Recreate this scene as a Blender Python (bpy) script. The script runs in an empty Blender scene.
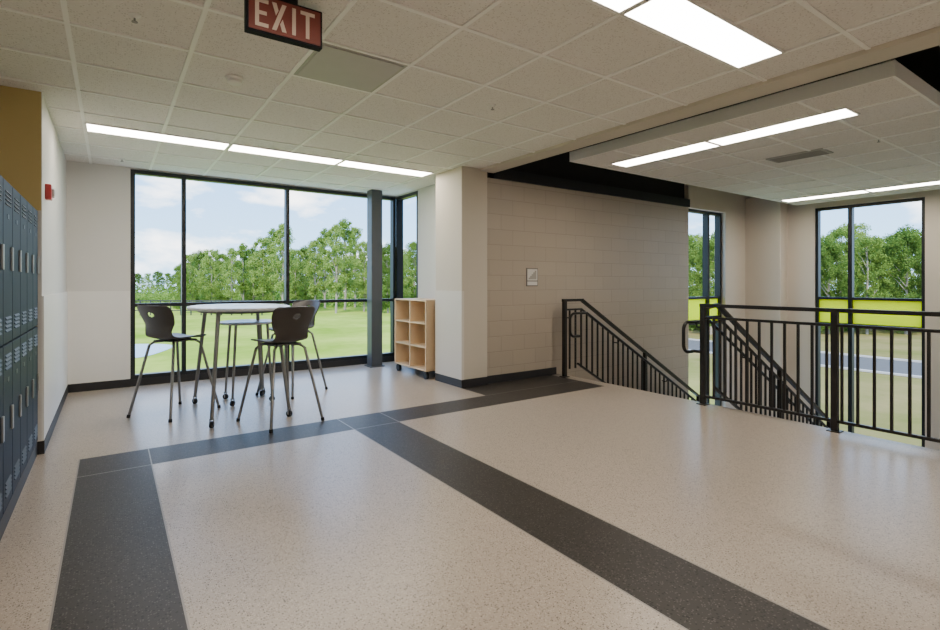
import bpy, bmesh, math, random
from mathutils import Vector, Matrix
C = bpy.context.scene.collection
R = math.radians
random.seed(4)
H = 2.75          # ceiling height

# ---------------------------------------------------------------- materials
def nt(name):
    m = bpy.data.materials.new(name); m.use_nodes = True
    n = m.node_tree; return m, n, n.nodes['Principled BSDF']
def mat(name, col, rough=.5, metal=0., var=0., scale=8., bump=0., spec=.5):
    m, n, b = nt(name)
    b.inputs['Base Color'].default_value = (*col, 1); b.inputs['Roughness'].default_value = rough
    b.inputs['Metallic'].default_value = metal; b.inputs['Specular IOR Level'].default_value = spec
    tc = n.nodes.new('ShaderNodeTexCoord'); no = n.nodes.new('ShaderNodeTexNoise')
    no.inputs['Scale'].default_value = scale; no.inputs['Detail'].default_value = 4
    n.links.new(tc.outputs['Object'], no.inputs['Vector'])
    if var:
        mx = n.nodes.new('ShaderNodeMix'); mx.data_type = 'RGBA'
        mx.inputs[6].default_value = (*[c*(1-var) for c in col], 1); mx.inputs[7].default_value = (*[min(1, c*(1+var)) for c in col], 1)
        n.links.new(no.outputs['Fac'], mx.inputs[0]); n.links.new(mx.outputs[2], b.inputs['Base Color'])
    if bump:
        bp = n.nodes.new('ShaderNodeBump'); bp.inputs['Strength'].default_value = bump; bp.inputs['Distance'].default_value = .002
        n.links.new(no.outputs['Fac'], bp.inputs['Height']); n.links.new(bp.outputs[0], b.inputs['Normal'])
    return m
def emis(name, col, s):
    m, n, b = nt(name)
    b.inputs['Base Color'].default_value = (.9, .9, .9, 1)
    b.inputs['Emission Color'].default_value = (*col, 1); b.inputs['Emission Strength'].default_value = s
    return m
def chipped(name, base, chips, rough, var=.06, spec=.5):
    m, n, b = nt(name); L = n.links.new
    tc = n.nodes.new('ShaderNodeTexCoord')
    big = n.nodes.new('ShaderNodeTexNoise'); big.inputs['Scale'].default_value = 1.3; big.inputs['Detail'].default_value = 5
    L(tc.outputs['Object'], big.inputs['Vector'])
    mx = n.nodes.new('ShaderNodeMix'); mx.data_type = 'RGBA'
    mx.inputs[6].default_value = (*[c*(1-var) for c in base], 1); mx.inputs[7].default_value = (*[c*(1+var) for c in base], 1)
    L(big.outputs['Fac'], mx.inputs[0]); prev = mx.outputs[2]
    for col, sc, thr, dist in chips:
        v = n.nodes.new('ShaderNodeTexVoronoi'); v.inputs['Scale'].default_value = sc
        L(tc.outputs['Object'], v.inputs['Vector'])
        sp = n.nodes.new('ShaderNodeSeparateColor'); L(v.outputs['Color'], sp.inputs[0])
        a = n.nodes.new('ShaderNodeMath'); a.operation = 'LESS_THAN'; a.inputs[1].default_value = thr; L(sp.outputs[0], a.inputs[0])
        d = n.nodes.new('ShaderNodeMath'); d.operation = 'LESS_THAN'; d.inputs[1].default_value = dist; L(v.outputs['Distance'], d.inputs[0])
        p = n.nodes.new('ShaderNodeMath'); p.operation = 'MULTIPLY'; L(a.outputs[0], p.inputs[0]); L(d.outputs[0], p.inputs[1])
        k = n.nodes.new('ShaderNodeMix'); k.data_type = 'RGBA'; k.inputs[7].default_value = (*col, 1)
        L(p.outputs[0], k.inputs[0]); L(prev, k.inputs[6]); prev = k.outputs[2]
    L(prev, b.inputs['Base Color']); b.inputs['Roughness'].default_value = rough; b.inputs['Specular IOR Level'].default_value = spec
    return m
def blockwall(name, col):
    m, n, b = nt(name); L = n.links.new
    tc = n.nodes.new('ShaderNodeTexCoord'); s = n.nodes.new('ShaderNodeSeparateXYZ'); c = n.nodes.new('ShaderNodeCombineXYZ')
    L(tc.outputs['Object'], s.inputs[0]); L(s.outputs[0], c.inputs[0]); L(s.outputs[2], c.inputs[1])
    br = n.nodes.new('ShaderNodeTexBrick'); L(c.outputs[0], br.inputs['Vector'])
    br.inputs['Scale'].default_value = 1; br.inputs['Brick Width'].default_value = .4; br.inputs['Row Height'].default_value = .2
    br.inputs['Mortar Size'].default_value = .005; br.inputs['Mortar Smooth'].default_value = .6
    br.inputs['Color1'].default_value = (*col, 1); br.inputs['Color2'].default_value = (*[x*.955 for x in col], 1)
    br.inputs['Mortar'].default_value = (*[x*.76 for x in col], 1)
    L(br.outputs['Color'], b.inputs['Base Color'])
    no = n.nodes.new('ShaderNodeTexNoise'); no.inputs['Scale'].default_value = 90; L(tc.outputs['Object'], no.inputs['Vector'])
    mt = n.nodes.new('ShaderNodeMath'); mt.operation = 'MULTIPLY_ADD'; mt.inputs[1].default_value = .25
    L(no.outputs['Fac'], mt.inputs[0])
    iv = n.nodes.new('ShaderNodeMath'); iv.operation = 'SUBTRACT'; iv.inputs[0].default_value = 1; L(br.outputs['Fac'], iv.inputs[1])
    L(iv.outputs[0], mt.inputs[2])
    bp = n.nodes.new('ShaderNodeBump'); bp.inputs['Strength'].default_value = .5; bp.inputs['Distance'].default_value = .004
    L(mt.outputs[0], bp.inputs['Height']); L(bp.outputs[0], b.inputs['Normal']); b.inputs['Roughness'].default_value = .45
    return m
def limemat():
    m, n, b = nt('lime film'); L = n.links.new
    n.nodes.remove(b); out = n.nodes['Material Output']
    g = n.nodes.new('ShaderNodeBsdfTranslucent'); g.inputs[0].default_value = (.97, .96, .0, 1)
    d = n.nodes.new('ShaderNodeBsdfDiffuse'); d.inputs[0].default_value = (.88, .86, .0, 1)
    m1 = n.nodes.new('ShaderNodeMixShader'); m1.inputs[0].default_value = .10
    L(g.outputs[0], m1.inputs[1]); L(d.outputs[0], m1.inputs[2]); L(m1.outputs[0], out.inputs[0]); return m
def leafmat(name, c1, c2):
    m, n, b = nt(name); L = n.links.new
    n.nodes.remove(b); out = n.nodes['Material Output']
    g = n.nodes.new('ShaderNodeNewGeometry')
    mx = n.nodes.new('ShaderNodeMix'); mx.data_type = 'RGBA'; mx.inputs[6].default_value = (*c1, 1); mx.inputs[7].default_value = (*c2, 1)
    L(g.outputs['Random Per Island'], mx.inputs[0])
    d = n.nodes.new('ShaderNodeBsdfDiffuse'); t = n.nodes.new('ShaderNodeBsdfTranslucent')
    L(mx.outputs[2], d.inputs[0]); L(mx.outputs[2], t.inputs[0])
    s = n.nodes.new('ShaderNodeMixShader'); s.inputs[0].default_value = .4
    L(d.outputs[0], s.inputs[1]); L(t.outputs[0], s.inputs[2]); L(s.outputs[0], out.inputs[0]); return m
def lawnmat():
    m, n, b = nt('lawn grass'); L = n.links.new
    tc = n.nodes.new('ShaderNodeTexCoord'); s = n.nodes.new('ShaderNodeSeparateXYZ'); L(tc.outputs['Object'], s.inputs[0])
    no = n.nodes.new('ShaderNodeTexNoise'); no.inputs['Scale'].default_value = .09; no.inputs['Detail'].default_value = 12; no.inputs['Roughness'].default_value = .72
    L(tc.outputs['Object'], no.inputs['Vector'])
    rp = n.nodes.new('ShaderNodeMapRange'); rp.inputs[1].default_value = .35; rp.inputs[2].default_value = .65; L(no.outputs['Fac'], rp.inputs[0])
    mr = n.nodes.new('ShaderNodeMapRange'); mr.inputs[1].default_value = -6; mr.inputs[2].default_value = 14
    sb = n.nodes.new('ShaderNodeMath'); sb.operation = 'SUBTRACT'; L(s.outputs[0], sb.inputs[0]); L(s.outputs[1], sb.inputs[1]); L(sb.outputs[0], mr.inputs[0])
    g = n.nodes.new('ShaderNodeMix'); g.data_type = 'RGBA'; g.inputs[6].default_value = (.17, .28, .025, 1); g.inputs[7].default_value = (.38, .45, .085, 1)
    L(rp.outputs[0], g.inputs[0])
    h = n.nodes.new('ShaderNodeMix'); h.data_type = 'RGBA'; h.inputs[6].default_value = (.13, .145, .035, 1); h.inputs[7].default_value = (.28, .215, .095, 1)
    L(rp.outputs[0], h.inputs[0])
    d = n.nodes.new('ShaderNodeMix'); d.data_type = 'RGBA'
    L(h.outputs[2], d.inputs[7])
    L(mr.outputs[0], d.inputs[0]); L(g.outputs[2], d.inputs[6]); L(d.outputs[2], b.inputs['Base Color'])
    b.inputs['Roughness'].default_value = 1; b.inputs['Specular IOR Level'].default_value = 0; return m

M = dict(
 terr=chipped('beige terrazzo', (.405, .343, .283), [((.205, .165, .13), 135, .36, .40), ((.55, .48, .40), 150, .26, .42), ((.08, .068, .055), 105, .16, .34)], .28, .06, .5),
 dark=chipped('charcoal terrazzo', (.040, .035, .031), [((.10, .09, .08), 110, .32, .38), ((.017, .015, .013), 80, .3, .4)], .42, .25, .22),
 divider=mat('zinc divider', (.28, .26, .24), .45, .1),
 white=mat('pale grey paint', (.68, .665, .64), .6, 0, .02, 3),
 wains=mat('wainscot paint', (.79, .775, .75), .45, 0, .02, 3),
 pierlow=mat('pier panel paint', (.68, .64, .58), .45, 0, .02, 3),
 yellow=mat('mustard paint', (.58, .45, .19), .6, 0, .03, 3),
 tan=mat('tan paint', (.67, .595, .505), .55, 0, .02, 3),
 trimtan=mat('light tan bulkhead', (.60, .54, .455), .6, 0, .02, 3),
 block=blockwall('tan painted block', (.425, .36, .288)),
 black=mat('matte black', (.010, .011, .014), .8, 0, .2, 8, 0, .2),
 void=mat('dark grey void shade', (.030, .029, .031), .8, 0, .2, 8, 0, .2),  # darkness of the open recess put into the colour
 beam=mat('dark navy steel', (.018, .019, .026), .5, .2, .2),
 base=mat('dark rubber base', (.018, .017, .019), .5, 0, .1),
 tile=chipped('ceiling tile', (.81, .78, .74), [((.63, .60, .565), 85, .3, .4), ((.85, .83, .795), 70, .3, .4)], .95, .03, .1),
 tee=mat('ceiling grid', (.93, .915, .885), .5),
 fixture=mat('white fixture', (.8, .79, .77), .4),
 lamp=emis('lit diffuser', (1, .91, .785), 23.),
 mull=mat('dark bronze aluminium', (.016, .018, .021), .4, .3, .1),
 col=mat('grey steel paint', (.075, .08, .09), .4, .2, .05),
 rail=mat('dark bronze rail', (.017, .015, .014), .34, .3, .1),
 lime=limemat(),
 locker=mat('slate navy locker', (.024, .034, .056), .55, 0, .08, 8, 0, .16),
 lock2=mat('locker edge', (.006, .008, .013), .6, 0, 0, 8, 0, .2),
 slat=mat('locker louver', (.09, .105, .135), .5, 0, 0, 8, 0, .2),  # paler than the doors: light caught on the louvers put into colour
 chrome=mat('satin steel', (.42, .42, .42), .3, .9, .05),
 legs=mat('grey tube', (.25, .245, .24), .35, .7, .05),
 shell=mat('charcoal brown plastic', (.052, .044, .040), .38, 0, .06, 40),
 ttop=mat('pale grey laminate', (.60, .61, .63), .25, 0, .03, 20),
 tedge=mat('dark table edge', (.10, .10, .105), .5),
 rubber=mat('black rubber', (.010, .010, .010), .6),
 wood=mat('birch plywood', (.73, .54, .34), .45, 0, .08, 12),
 red=mat('red plastic', (.50, .03, .03), .35), lens=mat('clear lens', (.8, .8, .78), .15),
 exitred=mat('exit sign red', (.16, .026, .015), .4), exitlet=mat('exit letters', (.56, .44, .35), .5),
 signp=mat('taupe plaque', (.20, .18, .16), .5), signw=mat('sign white', (.66, .64, .60), .5), signg=mat('sign grey', (.36, .34, .31), .5),
 metalpanel=mat('silver metal panel', (.50, .465, .48), .5, .08, .05, 8, 0, .25),
 vent=mat('vent grey', (.42, .41, .39), .5, .1), ventd=mat('vent slat grey', (.30, .29, .28), .5),
 lawn=lawnmat(), asphalt=mat('asphalt', (.115, .112, .106), .95, 0, .1, 2, 0, .05), paint=mat('kerb concrete', (.42, .40, .36), .8),
 water=mat('pond water', (.25, .31, .36), .06), concrete=mat('concrete', (.40, .385, .36), .8, 0, .1, 4),
 bark=mat('bark', (.28, .25, .20), .9, 0, .3, 5), fence=mat('fence paint', (.03, .03, .03), .7),
 leafA=leafmat('mid green leaves', (.10, .19, .03), (.29, .41, .095)),
 leafB=leafmat('light green leaves', (.17, .27, .055), (.40, .51, .15)),
 leafC=leafmat('deep green leaves', (.065, .14, .025), (.20, .30, .065)),
)

# ---------------------------------------------------------------- mesh helpers
def box(bm, x0, x1, y0, y1, z0, z1, mi=0):
    v = [bm.verts.new(p) for p in ((x0,y0,z0),(x1,y0,z0),(x1,y1,z0),(x0,y1,z0),(x0,y0,z1),(x1,y0,z1),(x1,y1,z1),(x0,y1,z1))]
    for f in ((0,3,2,1),(4,5,6,7),(0,1,5,4),(1,2,6,5),(2,3,7,6),(3,0,4,7)):
        bm.faces.new([v[i] for i in f]).material_index = mi
def bar(bm, a, b, w, h):
    """square bar from a to b, w wide sideways, h high"""
    a, b = Vector(a), Vector(b); d = (b-a).normalized()
    up = Vector((0,0,1)) if abs(d.z) < .95 else Vector((0,1,0))
    s = d.cross(up).normalized(); u = s.cross(d).normalized()
    r = []
    for p in (a, b):
        r.append([bm.verts.new(p + s*w/2*i + u*h/2*j) for i, j in ((-1,-1),(1,-1),(1,1),(-1,1))])
    for i in range(4):
        bm.faces.new((r[0][i], r[0][(i+1)%4], r[1][(i+1)%4], r[1][i]))
    bm.faces.new(r[0][::-1]); bm.faces.new(r[1])
def tube(bm, pts, r, seg=10):
    pts = [Vector(p) for p in pts]; rings = []
    ref = None
    for i, p in enumerate(pts):
        d = (pts[min(i+1, len(pts)-1)] - pts[max(i-1, 0)]).normalized()
        if ref is None:
            ref = Vector((0,0,1)) if abs(d.z) < .9 else Vector((1,0,0))
        s = d.cross(ref).normalized(); u = s.cross(d).normalized(); ref = u
        rr = r[i] if isinstance(r, (list, tuple)) else r
        rings.append([bm.verts.new(p + rr*(math.cos(2*math.pi*k/seg)*s + math.sin(2*math.pi*k/seg)*u)) for k in range(seg)])
    for a, b in zip(rings, rings[1:]):
        for k in range(seg):
            bm.faces.new((a[k], a[(k+1)%seg], b[(k+1)%seg], b[k]))
    bm.faces.new(rings[0][::-1]); bm.faces.new(rings[-1])
def lathe(bm, prof, c=(0,0,0), seg=24, sy=1.):
    rings = [[bm.verts.new((c[0]+r*math.cos(2*math.pi*k/seg), c[1]+sy*r*math.sin(2*math.pi*k/seg), c[2]+z)) for k in range(seg)] for r, z in prof]
    for a, b in zip(rings, rings[1:]):
        for k in range(seg):
            bm.faces.new((a[k], a[(k+1)%seg], b[(k+1)%seg], b[k]))
    bm.faces.new(rings[0][::-1]); bm.faces.new(rings[-1])
def prism(bm, poly, z0, z1, fr=None):
    """extrude polygon (2d) between z0 and z1; fr maps (u,v,w) to a point"""
    fr = fr or (lambda u, v, w: (u, v, w))
    a = [bm.verts.new(fr(u, v, z0)) for u, v in poly]; b = [bm.verts.new(fr(u, v, z1)) for u, v in poly]
    n = len(poly)
    bm.faces.new(a[::-1]); bm.faces.new(b)
    for i in range(n): bm.faces.new((a[i], a[(i+1)%n], b[(i+1)%n], b[i]))
def obj(name, bm, mats, parent=None, smooth=False, bevel=0):
    bmesh.ops.recalc_face_normals(bm, faces=bm.faces)
    me = bpy.data.meshes.new(name); bm.to_mesh(me); bm.free()
    for m in (mats if isinstance(mats, (list, tuple)) else [mats]): me.materials.append(M[m] if isinstance(m, str) else m)
    if smooth:
        me.polygons.foreach_set('use_smooth', [True]*len(me.polygons)); me.set_sharp_from_angle(angle=R(40))
    o = bpy.data.objects.new(name, me); C.objects.link(o)
    if parent: o.parent = parent
    if bevel:
        b = o.modifiers.new('bevel', 'BEVEL'); b.width = bevel; b.segments = 2; b.limit_method = 'ANGLE'
    return o
def B(name, ms, dims, parent=None, bevel=0):
    bm = bmesh.new(); box(bm, *dims); return obj(name, bm, ms, parent, bevel=bevel)
def tag(o, label, cat, group=None, kind=None):
    o['label'] = label; o['category'] = cat
    if group: o['group'] = group
    if kind: o['kind'] = kind
    return o
def thing(name, label, cat, loc=(0,0,0), rz=0, group=None):
    o = bpy.data.objects.new(name, None); C.objects.link(o); o.location = loc; o.rotation_euler = (0,0,rz); o.empty_display_size = .1
    return tag(o, label, cat, group)
def struct(o):
    o['kind'] = 'structure'; return o
def S(name, ms, *boxes, bevel=0):
    bm = bmesh.new()
    for d in boxes: box(bm, *d)
    return struct(obj(name, bm, ms, bevel=bevel))
def dup(root, loc, rz, label=None, group=None):
    r = root.copy(); C.objects.link(r); r.location = loc; r.rotation_euler = (0,0,rz)
    if label: r['label'] = label
    if group: r['group'] = group
    for ch in list(root.children):
        c = ch.copy(); C.objects.link(c); c.parent = r
        for g in list(ch.children):
            d = g.copy(); C.objects.link(d); d.parent = c
    return r

# ---------------------------------------------------------------- room shell
XL, YB, XS, XO = -.43, 7.70, 3.557, 5.27      # left wall, window wall, bump-out face, stair opening edge
XBE = 5.10                                    # end of the cross band
bm = bmesh.new()
e = .004; xs = [-1.0]; ys = [-4.2]
for q in (-.19, .24, 1.77, 2.21): xs += [q-e, q+e]
xs += [XS-.012, 4.1, XBE, XO]
for q in (4.31, 4.74): ys += [q-e, q+e]
ys += [5.30, 7.9]
for i in range(len(xs)-1):
    for j in range(len(ys)-1):
        x, y = (xs[i]+xs[i+1])/2, (ys[j]+ys[j+1])/2
        if x > 4.1 and y > 5.3: continue
        xl, yl = xs[i+1]-xs[i] < .0085, ys[j+1]-ys[j] < .0085
        inband = (4.31-e < y < 4.74+e and -.19-e < x < XBE) or (4.31 < y < 5.3 and XS-.012 < x < XBE)
        mi = 0
        if inband or (y < 4.31+e and (-.19-e < x < .24+e or 1.77-e < x < 2.21+e)): mi = 1
        if xl and y < 4.75: mi = 2
        if yl and -.2 < x < XBE: mi = 2
        bm.faces.new([bm.verts.new(p) for p in ((xs[i],ys[j],0),(xs[i+1],ys[j],0),(xs[i+1],ys[j+1],0),(xs[i],ys[j+1],0))]).material_index = mi
box(bm, -1.0, XO, -4.2, 5.3, -.35, -.004); box(bm, -1.0, 4.1, 5.3, 7.9, -.35, -.004)
struct(obj('floor', bm, ['terr', 'dark', 'divider']))

S('wall_left', 'white', (XL-.12, XL, 5.05+.006, YB+.2, 0, H+.1), (XL-.026, XL, 5.05, 5.056, .1, 1.85))
S('wall_yellow', 'yellow', (-.95, XL-.03, 5.05, 5.17, 0, H+.1), (XL-.03, XL-.004, 5.051, 5.056, 1.85, H+.1))
S('wall_recess', 'tan', (-1.15, -.95, -4.2, 5.17, 0, H+.1))
S('wall_rear', 'white', (-1.15, 5.6, -4.4, -4.2, 0, 3.7))
S('wall_right', 'tan', (5.4, 5.6, -4.2, .1, -4, 3.7))
S('wall_back', 'white', (XL, .20, YB, YB+.2, 0, H+.1), (.20, 3.95, YB+.02, YB+.2, H-.02, H+.1), (.20, 3.95, YB+.03, YB+.2, -.3, .09))
S('wall_side', 'white', (3.89, 4.05, 5.87, 6.95, 0, H+.1), (3.89, 4.05, 6.95, YB+.2, H-.02, H+.1), (3.89, 4.05, 6.95, YB+.2, -.3, .09))
S('wall_pier', 'trimtan', (XS, 3.95, 5.25, 5.87, 0, H+.1))
S('wall_block', 'block', (3.95, 8.5, 5.28, 5.5, -4, 2.66))
S('wall_stairs_back', 'tan', (9.75, 10.8, 5.28, 5.5, -4, 3.8), (8.5, 9.75, 5.28, 5.5, -4, -1.8), (8.5, 9.75, 5.28, 5.5, 2.66, 3.8))
S('wall_void', 'void', (3.95, 8.5, 5.36, 5.5, 2.66, 3.8))  # wall above the blocks, coloured dark for the shade in the recess
S('wall_far', 'tan', (10.8, 11.0, 4.15, 5.5, -4, 3.8), (10.8, 11.0, .1, 2.56, -4, 3.8), (10.8, 11.0, 2.56, 4.15, 2.7, 3.8), (10.8, 11.0, 2.56, 4.15, -4, -1.8),
  (10.5, 10.8, 4.62, 5.28, -4, 3.0))
S('wall_stairs_right', 'tan', (5.6, 11, -.1, .1, -4, 3.8))
# wainscot sheets
S('trim_1', 'wains', (XL, XL+.012, 5.056, YB, .1, 1.2))
S('trim_2', 'wains', (XL+.012, .195, YB-.012, YB, .1, 1.2))
S('trim_3', 'pierlow', (XS-.008, XS, 5.242, 5.87, .1, 1.2), (XS, XS+.03, 5.242, 5.25, .1, 1.2))
S('baseboard_left', 'base', (XL-.026, XL+.016, 5.05, YB, 0, .1))
S('baseboard_back', 'base', (XL+.016, .2, YB-.016, YB, 0, .1), (.2, 3.89, YB-.005, YB+.03, 0, .09))
S('baseboard_side', 'base', (3.878, 3.89, 5.87, YB-.012, 0, .1))
S('baseboard_pier', 'base', (XS-.012, XS, 5.238, 5.87, 0, .1), (XS, 3.95, 5.238, 5.25, 0, .1), (3.95, 5.2, 5.268, 5.28, 0, .1))
# ceilings
CX0, CY0 = -.2, 3.615-.6096*12
ceil = S('ceiling', 'tile', (-1.0, 3.84, -4.2, 5.25, H, H+.03), (-1.0, 3.556, 5.25, YB+.03, H, H+.03), (3.556, 3.9, 5.87, YB+.03, H, H+.03))
bm = bmesh.new()
x = CX0-.6096
while x < 3.8:
    box(bm, x-.013, x+.013, -4.2, (5.25 if x > 3.55 else YB), H-.008, H); x += .6096
y = CY0
while y < YB:
    if y > -4.15: box(bm, -.95, (3.83 if y < 5.25 else 3.55), y-.013, y+.013, H-.0085, H)
    y += .6096
g = obj('ceiling_grid', bm, 'tee', ceil); g['kind'] = 'structure'
S('trim_4', 'trimtan', (3.83, 4.05, -4.2, 5.25, H-.03, 3.7))
S('ceiling_deck', 'void', (3.8, 11, -4.2, 5.5, 3.7, 3.8))
S('ceiling_roof', 'black', (-1.2, 4.1, -4.4, 7.95, 3.8, 3.9))  # unseen roof slab, added to block the sun
S('trim_5', 'beam', (4.07, 8.5, 5.25, 5.36, 2.66, 2.80))
S('trim_6', 'void', (4.05, 4.07, -4.2, 5.2, H-.025, 3.7))
# lower ceiling panel over the stairs
QX0, QX1, QY0, QY1 = 4.47, 10.45, 1.22, 4.31
cl = S('ceiling_stairs', 'tile', (QX0+.02, QX1-.02, QY0+.02, QY1-.02, H, H+.03))
bm = bmesh.new()
for d in ((QX0, QX0+.02, QY0, QY1), (QX1-.02, QX1, QY0, QY1), (QX0+.02, QX1-.02, QY0, QY0+.02), (QX0+.02, QX1-.02, QY1-.02, QY1)):
    box(bm, *d, H-.006, H+.106)
f = obj('ceiling_fascia', bm, 'tee', cl); f['kind'] = 'structure'
bm = bmesh.new()
x = QX0+.6096-.01
while x < QX1-.1: box(bm, x-.013, x+.013, QY0+.02, QY1-.02, H-.008, H); x += .6096
y = QY0+.6096+.01
while y < QY1-.1: box(bm, QX0+.02, QX1-.02, y-.013, y+.013, H-.0085, H); y += .6096
g = obj('ceiling_grid', bm, 'tee', cl); g['kind'] = 'structure'
# open web joists in the dark void
for yj in (.62, .98):
    bm = bmesh.new()
    bar(bm, (4.2, yj, 2.92), (10.7, yj, 2.92), .06, .04); bar(bm, (4.2, yj, 3.3), (10.7, yj, 3.3), .06, .04)
    k = 0; x = 4.2
    while x < 10.5:
        bar(bm, (x, yj, 2.92 if k % 2 else 3.3), (x+.25, yj, 3.3 if k % 2 else 2.92), .025, .025); x += .25; k += 1
    struct(obj('ceiling_joist', bm, 'fixture'))

# ---------------------------------------------------------------- windows
def window(name, axis, c, a0, a1, z0, z1, vert, horiz, d=.11, lime=None, hw=.025):
    """axis 'y': plane y=c, spans x a0..a1; axis 'x': plane x=c, spans y"""
    def bx(bm, p0, p1, q0, q1, t0, t1):
        if axis == 'y': box(bm, p0, p1, c+t0, c+t1, q0, q1)
        else: box(bm, c+t0, c+t1, p0, p1, q0, q1)
    bm = bmesh.new(); w = .05
    bx(bm, a0, a0+w, z0, z1, 0, d); bx(bm, a1-w, a1, z0, z1, 0, d)
    bx(bm, a0+w, a1-w, z0, z0+w, 0, d); bx(bm, a0+w, a1-w, z1-w, z1, 0, d)
    for v in vert: bx(bm, v-hw, v+hw, z0+w, z1-w, .002, d-.002)
    for h in horiz: bx(bm, a0+w, a1-w, h-.022, h+.022, .004, d-.004)
    o = struct(obj(name, bm, 'mull'))
    if lime:
        edges = [a0+w] + [q for v in sorted(vert) for q in (v-hw, v+hw)] + [a1-w]
        for i in range(0, len(edges), 2):
            bm = bmesh.new(); bx(bm, edges[i], edges[i+1], lime[0]+.022, lime[1]-.022, .05, .056)
            p = obj('tinted_pane', bm, 'lime', o); p['label'] = 'lime yellow translucent band'; p['kind'] = 'structure'
    return o
window('window_1', 'y', YB, .20, 3.89, .09, H-.02, (.79, 2.13, 3.48), (1.02,))
window('window_2', 'x', 3.89, 6.95, YB-.002, .09, H-.02, (), (1.02,))
window('window_3', 'y', 5.36, 8.5, 9.75, -1.8, 2.66, (9.3,), (.55, 1.02), lime=(.55, 1.02), hw=.032)
window('window_4', 'x', 10.83, 2.56, 4.15, -1.8, 2.7, (3.6,), (.55, 1.02), lime=(.55, 1.02), hw=.032)
t = thing('steel_column', 'dark grey square steel column standing before the big window', 'column', (3.38, 7.42, 0))
B('shaft', 'col', (-.09, .09, -.09, .09, .012, H-.006), t, .006); B('base_plate', 'col', (-.12, .12, -.12, .12, 0, .012), t)

# ---------------------------------------------------------------- stairs
bm = bmesh.new()
rise, run, n1 = .165, .28, 12
for i in range(n1-1):
    box(bm, XO+i*run, XO+(i+1)*run+.02, 3.1, 5.26, -(i+1)*rise-.2, -(i+1)*rise)
xl = XO+(n1-1)*run
box(bm, xl, 10.5, .12, 5.26, -n1*rise-.2, -n1*rise)
for i in range(n1-1):
    box(bm, xl-(i+1)*run-.02, xl-i*run, .9, 2.95, -n1*rise-(i+1)*rise-.2, -n1*rise-(i+1)*rise)
struct(obj('floor_stairs', bm, 'concrete'))
S('floor_lower', 'concrete', (4.0, 10.8, .1, 5.28, -4.1, -3.97))
S('wall_under_floor', 'tan', (XO-.3, XO-.02, .1, 5.28, -3.97, -.35))

# ---------------------------------------------------------------- railings
def part_bar(name, parent, a, b, w, h=None, bevel=.004):
    bm = bmesh.new(); bar(bm, a, b, w, h or w); return obj(name, bm, 'rail', parent, bevel=bevel)
def arc(c, r, a0, a1, n, fn): return [fn(c[0]+r*math.cos(R(a0+(a1-a0)*i/n)), c[1]+r*math.sin(R(a0+(a1-a0)*i/n))) for i in range(n+1)]
gx = 5.20
t = thing('guardrail', 'black metal guardrail with vertical balusters along the stairwell edge', 'railing', (gx, 0, 0))
posts = [3.06, 1.84, .62]
for y in posts:
    p = part_bar('post', t, (0, y, .008), (0, y, 1.05), .052); B('base_plate', 'rail', (-.05, .05, y-.05, y+.05, 0, .008), p)
y0, y1 = .12, 3.06
part_bar('top_rail', t, (0, y0, 1.06), (0, y1+.03, 1.06), .052, .036)
part_bar('upper_rail', t, (0, y0, .93), (0, y1, .93), .036, .026)
part_bar('bottom_rail', t, (0, y0, .09), (0, y1, .09), .036, .026)
proto = None
y = y0+.05
while y < y1-.05:
    if min(abs(y-p) for p in posts) > .05:
        if proto is None:
            proto = part_bar('baluster', t, (0, 0, .10), (0, 0, .925), .020, bevel=0); b = proto
        else:
            b = proto.copy(); C.objects.link(b)
        b.parent = t; b.location = (0, y, 0)
    y += .1155
SL = rise/run
def stair_rail(yr, off, label, x0, x_e, x_r, post0=True):
    t = thing('stair_railing', label, 'railing', (x0, yr, 0))
    xt = XO+.22-x0                       # where the rail starts to fall
    L = 3.0
    z = lambda x: -max(0, x-xt)*SL
    if post0:
        p = part_bar('post', t, (0, 0, .008), (0, 0, 1.05), .052); B('base_plate', 'rail', (-.05, .05, -.05, .05, 0, .008), p)
        bm = bmesh.new(); bar(bm, (-.03, 0, 1.06), (xt+.02, 0, 1.06), .052, .036)
        bar(bm, (xt, 0, 1.06), (xt+L, 0, 1.06-L*SL), .052, .036); obj('top_rail', bm, 'rail', t)
    else:
        bm = bmesh.new(); bar(bm, (.03, 0, 1.03), (xt, 0, 1.06), .045, .036); bar(bm, (xt-.01, 0, 1.06), (xt+L, 0, 1.06-L*SL), .052, .036); obj('top_rail', bm, 'rail', t)
    part_bar('bottom_rail', t, (xt-.08, 0, .16), (xt+L, 0, .16-L*SL-.05), .036, .026)
    part_bar('upper_rail', t, (.03, 0, .93), (xt, 0, .93), .032, .026)
    part_bar('upper_rail', t, (xt-.01, 0, .93), (xt+L, 0, .93-L*SL), .032, .026)
    for xp in (xt+1.45, xt+2.95):
        part_bar('post', t, (xp, 0, z(xp)-.08), (xp, 0, z(xp)+1.05), .048)
    x = .1
    while x < xt+L-.02:
        part_bar('baluster', t, (x, 0, z(x)+.10), (x, 0, z(x)+.93), .020, bevel=0); x += .1155
    # graspable handrail with a returned end at the top
    zt, zb, rc = .88, .56, .085
    path = [(xt+L, off, zt-L*SL), (xt+.08, off, zt-.08*SL), (xt, off, zt), (x_e, off, zt)]
    path += arc((x_e, zt-rc), rc, 90, 180, 7, lambda a, b: (a, off, b))[1:]
    path += arc((x_e, zb+rc), rc, 180, 270, 7, lambda a, b: (a, off, b))
    path += [(x_r-.01, off, zb)]
    bm = bmesh.new(); tube(bm, path, .018, 10); tube(bm, [(x_r-.02, off, zb), (x_r, 0, zb)], .016, 8); obj('handrail', bm, 'rail', t, True)
    for xb in (.02, xt+.7, xt+1.9):
        bm = bmesh.new(); tube(bm, [(xb, 0, z(xb)+zt-.06), (xb, off*.8, z(xb)+zt-.06), (xb, off, z(xb)+zt-.01)], .009, 8); obj('bracket', bm, 'rail', t, True)
    return t
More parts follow.
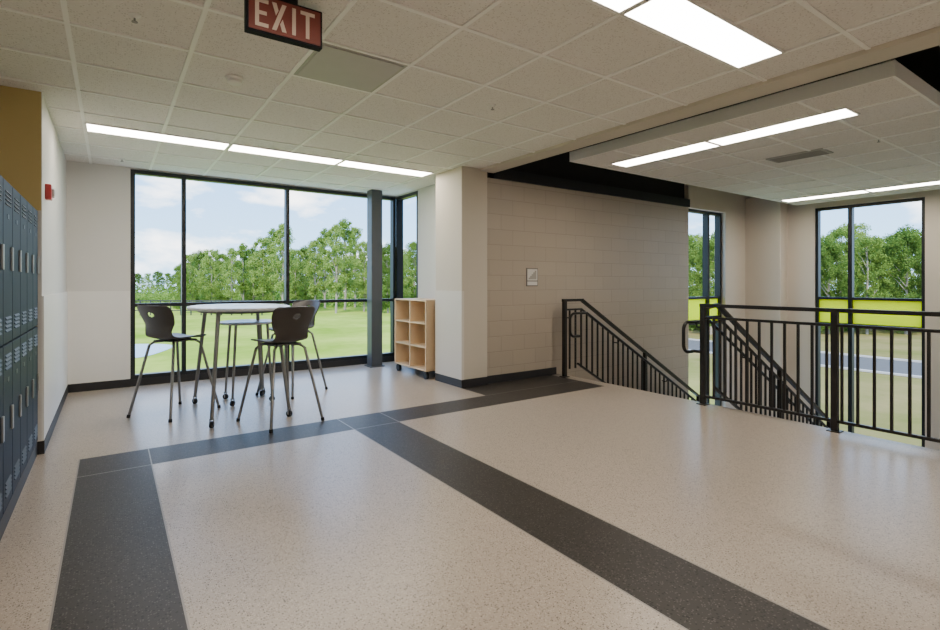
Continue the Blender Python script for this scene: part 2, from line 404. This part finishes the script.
stair_rail(5.06, -.10, 'black stair railing descending along the tan block wall', 5.15, .09, .22)
stair_rail(3.06, .10, 'black stair railing descending behind the guardrail in mid stairwell', gx, -.12, 0, False)

# ---------------------------------------------------------------- lights in the ceiling
lx0 = thing('ceiling_light', 'x', 'ceiling light', (0, 0, H))
bm = bmesh.new()
for d in ((-.605, .605, -.15, -.135), (-.605, .605, .135, .15), (-.605, -.59, -.135, .135), (.59, .605, -.135, .135)): box(bm, *d, -.014, 0)
obj('frame', bm, 'fixture', lx0)
B('diffuser', 'lamp', (-.59, .59, -.135, .135, -.0105, -.009), lx0)
spec = [(.41, 5.905, 0, 'leftmost lit panel of the row above the table'), (1.63, 5.905, 0, 'middle lit panel of the row above the table'), (2.85, 5.905, 0, 'right lit panel of the row, nearest the steel column'),
        (2.84, 1.635, 0, 'large bright lit panel nearest the viewer at top right'), (1.62, 1.635, 0, 'lit panel cut off by the picture top edge'), (.40, 1.635, 0, 'lit panel above the viewer beside the lockers'),
        (.41, -2.33, 0, 'added unseen rear fill light by lockers'), (1.63, -2.33, 0, 'added unseen rear fill light in middle'), (2.85, -2.33, 0, 'added unseen rear fill light by the stairs'),  # unseen row behind the camera, added as fill light
        (5.09, 3.49, 1, 'stairwell lit panel nearest the block wall, close row'), (5.09, 2.27, 1, 'stairwell lit panel nearest the viewer, close row'),
        (9.70, 3.60, 1, 'far stairwell lit panel above the lime band window'), (9.70, 2.38, 1, 'far stairwell lit panel at the right picture edge')]
for i, (x, y, r, lb) in enumerate(spec):
    g = 'row above table' if y > 5.5 else ('stairwell ceiling lights' if x > 4.2 else 'main ceiling lights')
    if i == 0: o = lx0; o.location = (x, y, H); o['label'] = lb; o['group'] = g
    else: dup(lx0, (x, y, H), R(90)*r, lb, g)
# sprinklers
sp0 = thing('sprinkler', 'x', 'sprinkler', (0, 0, H))
bm = bmesh.new(); lathe(bm, [(.030, .001), (.029, -.005), (.016, -.010), (.011, -.017)]); obj('escutcheon', bm, 'fixture', sp0, True)
bm = bmesh.new(); lathe(bm, [(.005, -.017), (.005, -.034), (.015, -.036), (.015, -.039)], seg=16); obj('deflector', bm, 'ventd', sp0, True)
for i, (x, y, lb) in enumerate([(.105, 3.31, 'ceiling sprinkler left of the EXIT sign'), (2.545, 3.31, 'ceiling sprinkler in middle of ceiling right of metal panel'), (.105, 7.2, 'ceiling sprinkler near window corner'),
                               (6.3, 1.85, 'sprinkler in lowered stairwell ceiling')]):
    if i == 0: sp0.location = (x, y, H); sp0['label'] = lb; sp0['group'] = 'ceiling sprinklers'
    else: dup(sp0, (x, y, H), 0, lb, 'ceiling sprinklers')
t = thing('smoke_detector', 'round white smoke detector on the ceiling below the EXIT sign', 'smoke detector', (.715, 3.92, H))
bm = bmesh.new(); lathe(bm, [(.06, 0), (.06, -.012), (.056, -.016)]); obj('base', bm, 'fixture', t, True)
bm = bmesh.new(); lathe(bm, [(.05, -.016), (.048, -.035), (.03, -.045)]); obj('cover', bm, 'fixture', t, True)
t = thing('metal_diffuser', 'square grey metal panel set in the ceiling beside the EXIT sign', 'ceiling panel', (1.324, 3.31, H))
B('frame', 'vent', (-.29, .29, -.29, .29, -.009, 0), t); B('plate', 'metalpanel', (-.27, .27, -.27, .27, -.014, -.009), t, .002)
t = thing('air_vent', 'grey louvred air vent in the lowered stairwell ceiling', 'vent', (6.4, 2.62, H))
B('frame', 'vent', (-.15, .15, -.29, .29, -.012, 0), t)
for k in range(5):
    bm = bmesh.new(); x = -.10+k*.05; bar(bm, (x, -.26, -.016), (x, .26, -.016), .02, .008); obj('slat', bm, 'ventd', t)

# ---------------------------------------------------------------- EXIT sign
t = thing('exit_sign', 'red EXIT sign hanging from the ceiling', 'exit sign', (.72, 2.64, H))
W2, z0, z1 = .187, -.225, -.03
B('housing', 'black', (-W2, W2, 0, .045, z0, z1), t, .004); B('canopy', 'black', (-.06, .06, 0, .04, -.03, 0), t)
B('face', 'exitred', (-W2+.012, W2-.012, -.004, 0, z0+.012, z1-.012), t)
bm = bmesh.new()
hh, lw, s = .135, .062, .018; zb = z0+.03
fr = lambda u, v, w: (u, w, v)
def pl(poly): prism(bm, poly, -.007, -.004, fr)
def rect(a, b, c, d): pl([(a, c), (b, c), (b, d), (a, d)])
x = -.147
rect(x, x+s, zb, zb+hh)
for q in (0, (hh-s)/2, hh-s): rect(x+s, x+lw-(.008 if 0 < q < .1 else 0), zb+q, zb+q+s)
x = -.068
k = .021
pl([(x, zb), (x+k, zb), (x+lw+.008, zb+hh), (x+lw+.008-k, zb+hh)])
xm = x+(lw+.008)/2; zm = zb+hh/2
pl([(x, zb+hh), (xm-.016, zm+.006), (xm-.004, zm+.032), (x+k, zb+hh)])
pl([(x+lw+.008, zb), (xm+.016, zm-.006), (xm+.004, zm-.032), (x+lw+.008-k, zb)])
x = .030; rect(x, x+s, zb, zb+hh)
x = .072; rect(x, x+.072, zb+hh-s, zb+hh); rect(x+.027, x+.027+s, zb, zb+hh-s)
obj('lettering', bm, 'exitlet', t)

# fire alarm and stair sign
t = thing('fire_alarm', 'small red fire alarm strobe on the wall beside the yellow wall', 'fire alarm', (XL, 5.32, 2.03))
B('body', 'red', (-.001, .040, -.05, .05, -.06, .06), t, .006); B('strobe', 'lens', (.040, .058, -.02, .02, -.04, .025), t, .004)
t = thing('stair_sign', 'square plaque with a stair symbol on tan block wall', 'sign', (4.74, 5.28, 1.38))
B('plate', 'signp', (-.105, .105, -.012, 0, -.125, .125), t, .003); B('panel', 'signw', (-.09, .09, -.015, -.012, -.045, .11), t)
bm = bmesh.new()
st = [(-.07, -.03)]
for k in range(5): st += [(-.07+k*.028, -.03+(k+1)*.024), (-.07+(k+1)*.028, -.03+(k+1)*.024)]
st += [(.07, -.03)]
prism(bm, st, -.018, -.015, fr); obj('pictogram', bm, 'signg', t)
B('lower_strip', 'signw', (-.09, .09, -.014, -.012, -.11, -.06), t)

# ---------------------------------------------------------------- lockers
def make_locker():
    t = thing('locker', 'x', 'locker')
    w = .305
    B('body', 'lock2', (-.40, -.02, -w/2, w/2, .10, 1.85), t); B('base', 'base', (-.40, -.004, -w/2, w/2, 0, .10), t)
    for za, zb in ((.112, .972), (.982, 1.842)):
        d = B('door', 'locker', (-.02, 0, -w/2+.006, w/2-.006, za, zb), t, .003)
        for zz in (za+.06, zb-.13):
            bm = bmesh.new()
            for k in range(4):
                z = zz+k*.022
                prism(bm, [(0, z), (.006, z+.001), (0, z+.012)], -.085, .085, lambda u, v, q: (u, q, v))
            obj('louver', bm, 'slat', d)
        zc = (za+zb)/2+.02
        B('handle', 'chrome', (0, .011, .08, .112, zc-.065, zc+.065), d, .003); B('number_plate', 'slat', (0, .002, -.03, .03, zb-.2, zb-.175), d)
    return t
L0 = make_locker()
names = ['tall two-door navy locker touching the yellow wall', 'second navy two-door locker from the yellow wall', 'third navy two-door locker from the yellow wall',
         'fourth navy two-door locker from the yellow wall', 'fifth navy two-door locker from the yellow wall', 'sixth navy two-door locker from the yellow wall']
for i, lb in enumerate(names):
    loc = (-.452, 5.045-.1525-.305*i, 0)
    if i == 0: L0.location = loc; L0['label'] = lb; L0['group'] = 'row of lockers'
    else: dup(L0, loc, 0, lb, 'row of lockers')

# ---------------------------------------------------------------- table, chairs, cart
t = thing('tall_table', 'tall oval pale grey table with metal legs on castors by the window', 'table', (1.08, 5.65, 0))
SY = 1.42
bm = bmesh.new(); lathe(bm, [(.462, 1.036), (.471, 1.040), (.474, 1.048), (.474, 1.056), (.470, 1.064), (.462, 1.067)], seg=64, sy=SY); obj('tabletop', bm, 'ttop', t, True)
bm = bmesh.new(); lathe(bm, [(.37, 1.012), (.38, 1.012), (.38, 1.036), (.37, 1.036)], seg=48, sy=SY); obj('apron', bm, 'tedge', t, True)
def legs4(t, fx, fy, tx, ty, zt, r):
    for sx in (-1, 1):
        for sy in (-1, 1):
            bm = bmesh.new(); tube(bm, [(sx*tx, sy*ty, zt), (sx*fx, sy*fy, .075)], [r, r*.85], 12); lg = obj('leg', bm, 'legs', t, True)
            a = math.atan2(sy*fy, sx*fx); c, s = math.cos(a), math.sin(a); x, y = sx*fx, sy*fy
            bm = bmesh.new(); tube(bm, [(x-s*.012, y+c*.012, .03), (x+s*.012, y-c*.012, .03)], .03, 18); obj('wheel', bm, 'rubber', lg, True)
            bm = bmesh.new()
            for q in (-1, 1): bar(bm, (x-s*.017*q, y+c*.017*q, .025), (x-s*.017*q, y+c*.017*q, .075), .006, .03)
            tube(bm, [(x, y, .072), (x, y, .085)], .02, 12); obj('fork', bm, 'legs', lg)
legs4(t, .34, .56, .26, .40, 1.03, .02)
t = thing('low_table', 'smaller lower round table tucked behind and under the tall table', 'table', (1.25, 6.06, 0))
bm = bmesh.new(); lathe(bm, [(.29, .852), (.305, .858), (.308, .868), (.304, .876), (.29, .88)], seg=56); obj('tabletop', bm, 'ttop', t, True)
legs4(t, .20, .20, .16, .16, .852, .015)

def lerp_prof(P, t):
    n = len(P)-1; f = min(max(t, 0), 1)*n; i = min(int(f), n-1); u = f-i
    p0, p1, p2, p3 = P[max(i-1, 0)], P[i], P[i+1], P[min(i+2, n)]
    return [.5*((2*b)+(-a+c)*u+(2*a-5*b+4*c-d)*u*u+(-a+3*b-3*c+d)*u**3) for a, b, c, d in zip(p0, p1, p2, p3)]
def make_chair():
    t = thing('bar_chair', 'x', 'chair')
    # y forward, z up, half width
    P = [(.215, .735, .15), (.20, .752, .19), (.10, .758, .205), (0, .752, .205), (-.09, .750, .195), (-.165, .762, .178), (-.208, .81, .166),
         (-.232, .875, .178), (-.252, .94, .198), (-.276, 1.0, .212), (-.308, 1.06, .208), (-.325, 1.086, .172)]
    nu, nv = 36, 72
    bm = bmesh.new(); g = []
    for j in range(nv+1):
        y, z, w = lerp_prof(P, j/nv)
        row = []
        bk = min(1, max(0, (z-.78)/.12))
        for i in range(nu+1):
            u = -1+2*i/nu
            row.append(bm.verts.new((u*w, y+bk*.065*u*u, z+(1-bk)*.018*u*u)))
        g.append(row)
    for j in range(nv):
        for i in range(nu):
            c = (g[j][i].co+g[j+1][i+1].co)/2
            if c.z > .85 and (c.x/.037)**2+((c.z-1.0)/.023)**2 < 1: continue
            bm.faces.new((g[j][i], g[j][i+1], g[j+1][i+1], g[j+1][i]))
    sh = obj('seat_shell', bm, 'shell', t, True)
    m = sh.modifiers.new('thick', 'SOLIDIFY'); m.thickness = .012; m.offset = 0
    m = sh.modifiers.new('sub', 'SUBSURF'); m.levels = 1; m.render_levels = 1
    bm = bmesh.new(); box(bm, -.14, .14, -.13, .13, .722, .738); box(bm, -.10, .10, -.10, .10, .738, .75); obj('seat_plate', bm, 'tedge', t, bevel=.006)
    for sx in (-1, 1):
        for sy in (-1, 1):
            bm = bmesh.new()
            tube(bm, [(sx*.06, sy*.08, .728), (sx*.12, sy*.13, .722), (sx*.155, sy*.16, .69), (sx*.26, sy*.29, .02)], .0135, 10)
            lg = obj('leg', bm, 'legs', t, True)
            bm = bmesh.new(); tube(bm, [(sx*.2605, sy*.2907, .03), (sx*.263, sy*.293, .0)], .017, 10); obj('foot_glide', bm, 'rubber', lg, True)
    return t
ch = make_chair()
def place(loc, face, lb, first=False):
    rz = math.atan2(face[1], face[0])-math.pi/2
    if first: ch.location = loc; ch.rotation_euler.z = rz; ch['label'] = lb; ch['group'] = 'tall chairs around the table'
    else: dup(ch, loc, rz, lb, 'tall chairs around the table')
place((.53, 5.90, 0), (.80, .60), 'charcoal tall chair left of the table, nearest the lockers', True)
place((1.31, 4.98, 0), (-.27, .96), 'charcoal tall chair in front of the table, seen from behind')
place((1.77, 6.20, 0), (-.8, -.5), 'charcoal tall chair behind the table, on its right side')

t = thing('shelf_cart', 'small birch cubby shelf on castors against the side wall', 'bookcase', (3.45, 5.95, 0))
hz0, hz1, wd, dp = .11, 1.07, .92, .40
B('top', 'wood', (0, dp, 0, wd, hz1-.02, hz1), t, .002); B('bottom', 'wood', (0, dp, 0, wd, hz0, hz0+.02), t, .002)
B('side_panel', 'wood', (0, dp, 0, .02, hz0+.02, hz1-.02), t); B('side_panel', 'wood', (0, dp, wd-.02, wd, hz0+.02, hz1-.02), t)
B('divider', 'wood', (.004, dp-.012, wd/2-.01, wd/2+.01, hz0+.02, hz1-.02), t); B('back_panel', 'wood', (dp-.012, dp, .02, wd-.02, hz0+.02, hz1-.02), t)
for k in (1, 2):
    z = hz0+(hz1-hz0)*k/3
    for a, b in ((.02, wd/2-.01), (wd/2+.01, wd-.02)): B('shelf', 'wood', (.004, dp-.012, a, b, z-.01, z+.01), t)
for x in (.04, dp-.06):
    for y in (.06, wd-.06):
        bm = bmesh.new(); tube(bm, [(x-.02, y, .05), (x+.02, y, .05)], .05, 18); cs = obj('caster', bm, 'rubber', t, True)
        B('caster_mount', 'rubber', (x-.024, x+.024, y-.028, y+.028, .094, .11), cs)

# ---------------------------------------------------------------- outdoors
G = -4.0
S('ground', 'lawn', (-250, 250, 11.2, 300, G-.3, G), (11.2, 250, -150, 11.2, G-.3, G))
S('road', 'asphalt', (37, 44, -140, 60, G, G+.02))
for xx in (36.7, 43.9):
    S('road_kerb', 'paint', (xx, xx+.3, -140, 60, G+.02, G+.12))
bm = bmesh.new()
pts = [(-1.2+5.2*math.cos(a)*(1+.12*math.sin(3*a)), 48+6*math.sin(a)*(1+.1*math.cos(2*a))) for a in [2*math.pi*i/40 for i in range(40)]]
prism(bm, pts, G, G+.03); tag(obj('pond', bm, 'water'), 'small grey pond in the lawn outside, at left window edge', 'pond')
AL = R(35.04)
def at(px, d):
    u = (px-470)/512; return (d*(math.sin(AL)+math.cos(AL)*u), d*(math.cos(AL)-math.sin(AL)*u))
t = thing('fence', 'dark post and rail fence beyond the lawn at left', 'fence', (0, 0, G))
a, b = Vector((*at(120, 84), 0)), Vector((*at(262, 84), 0))
for k in range(15):
    p = a.lerp(b, k/14); bm = bmesh.new(); bar(bm, p, p+Vector((0, 0, 2.5)), .18, .18); obj('post', bm, 'fence', t)
for z in (.8, 1.6, 2.4):
    bm = bmesh.new(); bar(bm, a+Vector((0, 0, z)), b+Vector((0, 0, z)), .06, .16); obj('rail', bm, 'fence', t)
def leaves(bl, n, size, rnd):
    V, F = [], []
    for _ in range(n):
        cx, cy, cz, r = rnd.choice(bl)
        d = Vector((rnd.gauss(0,1), rnd.gauss(0,1), rnd.gauss(0,1))).normalized()
        p = Vector((cx, cy, cz))+d*r*(.3+.85*rnd.random())
        a = Vector((rnd.gauss(0,1), rnd.gauss(0,1), rnd.gauss(0,1))).normalized()
        b = d.lerp(Vector((rnd.gauss(0,1), rnd.gauss(0,1), rnd.gauss(0,1))), .6).cross(a).normalized()
        a = a-a.dot(b)*b; a.normalize(); s = size*(.6+.8*rnd.random())
        k = len(V); V += [p-a*s-b*s*.6, p+a*s-b*s*.6, p+a*s*.8+b*s*.6, p-a*s*.8+b*s*.6]; F.append((k, k+1, k+2, k+3))
    return V, F
def tree_proto(seed, mt, wide, low, n, nb, br, ls=.0055):
    rnd = random.Random(seed)
    t = thing('tree', 'x', 'tree')
    bl = []
    for k in range(nb):
        f = rnd.random(); z = low+(.95-low)*f
        q = math.sin(math.pi*(.12+.80*f))**.7
        a = rnd.random()*6.28; rr = wide*q*math.sqrt(rnd.random())
        bl.append((rr*math.cos(a), rr*math.sin(a), z, br*(.5+1.0*rnd.random())))
    bl.append((0, 0, .95, br))
    V, F = leaves(bl, n, ls, rnd)
    me = bpy.data.meshes.new('crown'); me.from_pydata(V, [], F); me.materials.append(M[mt])
    c = bpy.data.objects.new('crown', me); C.objects.link(c); c.parent = t
    bm = bmesh.new(); tube(bm, [(0, 0, 0), (.008, .004, .3), (0, .01, .6), (0, 0, .9)], [.013, .010, .007, .003], 8)
    for b in bl[:14]: tube(bm, [(0, .005, max(.15, b[2]-.2)), (b[0]*.5, b[1]*.5, b[2]-.08), b[:3]], [.005, .003, .002], 5)
    obj('trunk', bm, 'bark', t, True)
    return t
protos = [tree_proto(1, 'leafA', .21, .09, 26000, 160, .039), tree_proto(2, 'leafB', .13, .24, 11500, 95, .034), tree_proto(3, 'leafC', .24, .06, 30000, 175, .045),
          tree_proto(5, 'leafB', .20, .13, 22000, 160, .037), tree_proto(8, 'leafA', .115, .24, 11000, 95, .033)]
used = set()
def tree(k, px, d, top, lb, grp):
    x, y = at(px, d); h = 5.3+(283-top)*d/512; rz = random.random()*6.28
    if k not in used: o = protos[k]; used.add(k); o.location = (x, y, G); o.rotation_euler.z = rz; o['label'] = lb; o['group'] = grp
    else: o = dup(protos[k], (x, y, G), rz, lb, grp)
    o.scale = (h, h, h)
LB = {0: 'bushy mid green tree', 1: 'slim light green tree', 2: 'dense deep green tree', 3: 'broad light green tree', 4: 'narrow mid green tree'}
for i, (px, top) in enumerate([(181, 264), (190, 253), (200, 249), (212, 248), (222, 252), (232, 246), (243, 241), (253, 246), (263, 236), (273, 226), (283, 221), (296, 248), (306, 245), (315, 238), (325, 226), (336, 222), (345, 216), (355, 225), (364, 240), (374, 236), (388, 242), (400, 248), (414, 240), (430, 244)]):
    k = [0, 3, 2, 3, 0, 1, 4, 2, 3, 4, 1, 3, 2, 1, 4, 1, 4, 1, 3, 4, 2, 3, 0, 2][i]
    lb = 'tallest slim tree beyond the lawn, left of the steel column' if px == 345 else LB[k]+' beyond the lawn outside the big window'
    tree(k, px, [90, 101, 112, 95, 107][i % 5], top, lb, 'lawn tree' if px == 345 else 'trees beyond the lawn, kind %s' % LB[k])
for i, px in enumerate(range(118, 440, 10)):
    k = [2, 0, 2, 3][i % 4]
    tree(k, px, [172, 190, 208][i % 3], 275-(15 if px > 185 else 0)-random.random()*5, LB[k]+' in the distant tree line at left', 'distant tree line, kind %s' % LB[k])
for i, px in enumerate(range(672, 960, 13)):
    k = [2, 0, 3, 0, 2, 3][i % 6]
    tree(k, px, [53, 61, 69][i % 3], 238-random.random()*17, LB[k]+' across the road outside the stairwell windows', 'trees across the road, kind %s' % LB[k])
rnd = random.Random(11); bl = []
for px in range(110, 450, 3):
    d = 112+rnd.random()*40; x, y = at(px, d); bl.append((x, y, G+.9, 1.8+rnd.random()*2.2))
V, F = leaves(bl, 30000, .2, rnd)
bl = []
for px in range(660, 970, 3):
    d = 56+rnd.random()*9; x, y = at(px, d); bl.append((x, y, G+1.2, 1.6+rnd.random()*1.6))
V2, F2 = leaves(bl, 30000, .13, rnd)
k = len(V); V += V2; F += [tuple(i+k for i in f) for f in F2]
me = bpy.data.meshes.new('undergrowth'); me.from_pydata(V, [], F); me.materials.append(M['leafA'])
o = bpy.data.objects.new('undergrowth', me); C.objects.link(o); tag(o, 'low green undergrowth along the foot of the trees', 'bushes', kind='stuff')

# ---------------------------------------------------------------- world, sun, camera
w = bpy.data.worlds.new('sky'); bpy.context.scene.world = w; w.use_nodes = True
n = w.node_tree; L = n.links.new; bg = n.nodes['Background']
tc = n.nodes.new('ShaderNodeTexCoord'); s = n.nodes.new('ShaderNodeSeparateXYZ'); L(tc.outputs['Generated'], s.inputs[0])
cr = n.nodes.new('ShaderNodeValToRGB'); L(s.outputs[2], cr.inputs[0])
cr.color_ramp.elements[0].position = 0; cr.color_ramp.elements[0].color = (.46, .74, 1, 1)
cr.color_ramp.elements[1].position = .35; cr.color_ramp.elements[1].color = (.14, .40, .92, 1)
mp = n.nodes.new('ShaderNodeMapping'); mp.inputs['Scale'].default_value = (1, 1, 2.6); L(tc.outputs['Generated'], mp.inputs[0])
no = n.nodes.new('ShaderNodeTexNoise'); no.inputs['Scale'].default_value = 5.0; no.inputs['Detail'].default_value = 9; no.inputs['Roughness'].default_value = .55; L(mp.outputs[0], no.inputs['Vector'])
r2 = n.nodes.new('ShaderNodeValToRGB'); r2.color_ramp.elements[0].position = .51; r2.color_ramp.elements[1].position = .66; L(no.outputs['Fac'], r2.inputs[0])
mx = n.nodes.new('ShaderNodeMix'); mx.data_type = 'RGBA'; mx.inputs[7].default_value = (1.4, 1.4, 1.4, 1)
L(r2.outputs[0], mx.inputs[0]); L(cr.outputs[0], mx.inputs[6]); L(mx.outputs[2], bg.inputs[0]); bg.inputs[1].default_value = 3.8
sl = bpy.data.lights.new('sun', 'SUN'); sl.energy = 7.5; sl.angle = R(1); sl.color = (1, .95, .84)
so = bpy.data.objects.new('sun', sl); C.objects.link(so); so.rotation_euler = Vector((.45, .5, -.62)).to_track_quat('-Z', 'Y').to_euler(); so.location = (-5, -5, 30)
cd = bpy.data.cameras.new('camera'); co = bpy.data.objects.new('camera', cd); C.objects.link(co)
cd.sensor_width = 36; cd.lens = 36*512/940; cd.shift_y = -32/940; cd.clip_start = .05; cd.clip_end = 1000
co.location = (0, 0, 1.3); co.rotation_euler = (R(90), 0, -AL)
bpy.context.scene.camera = co
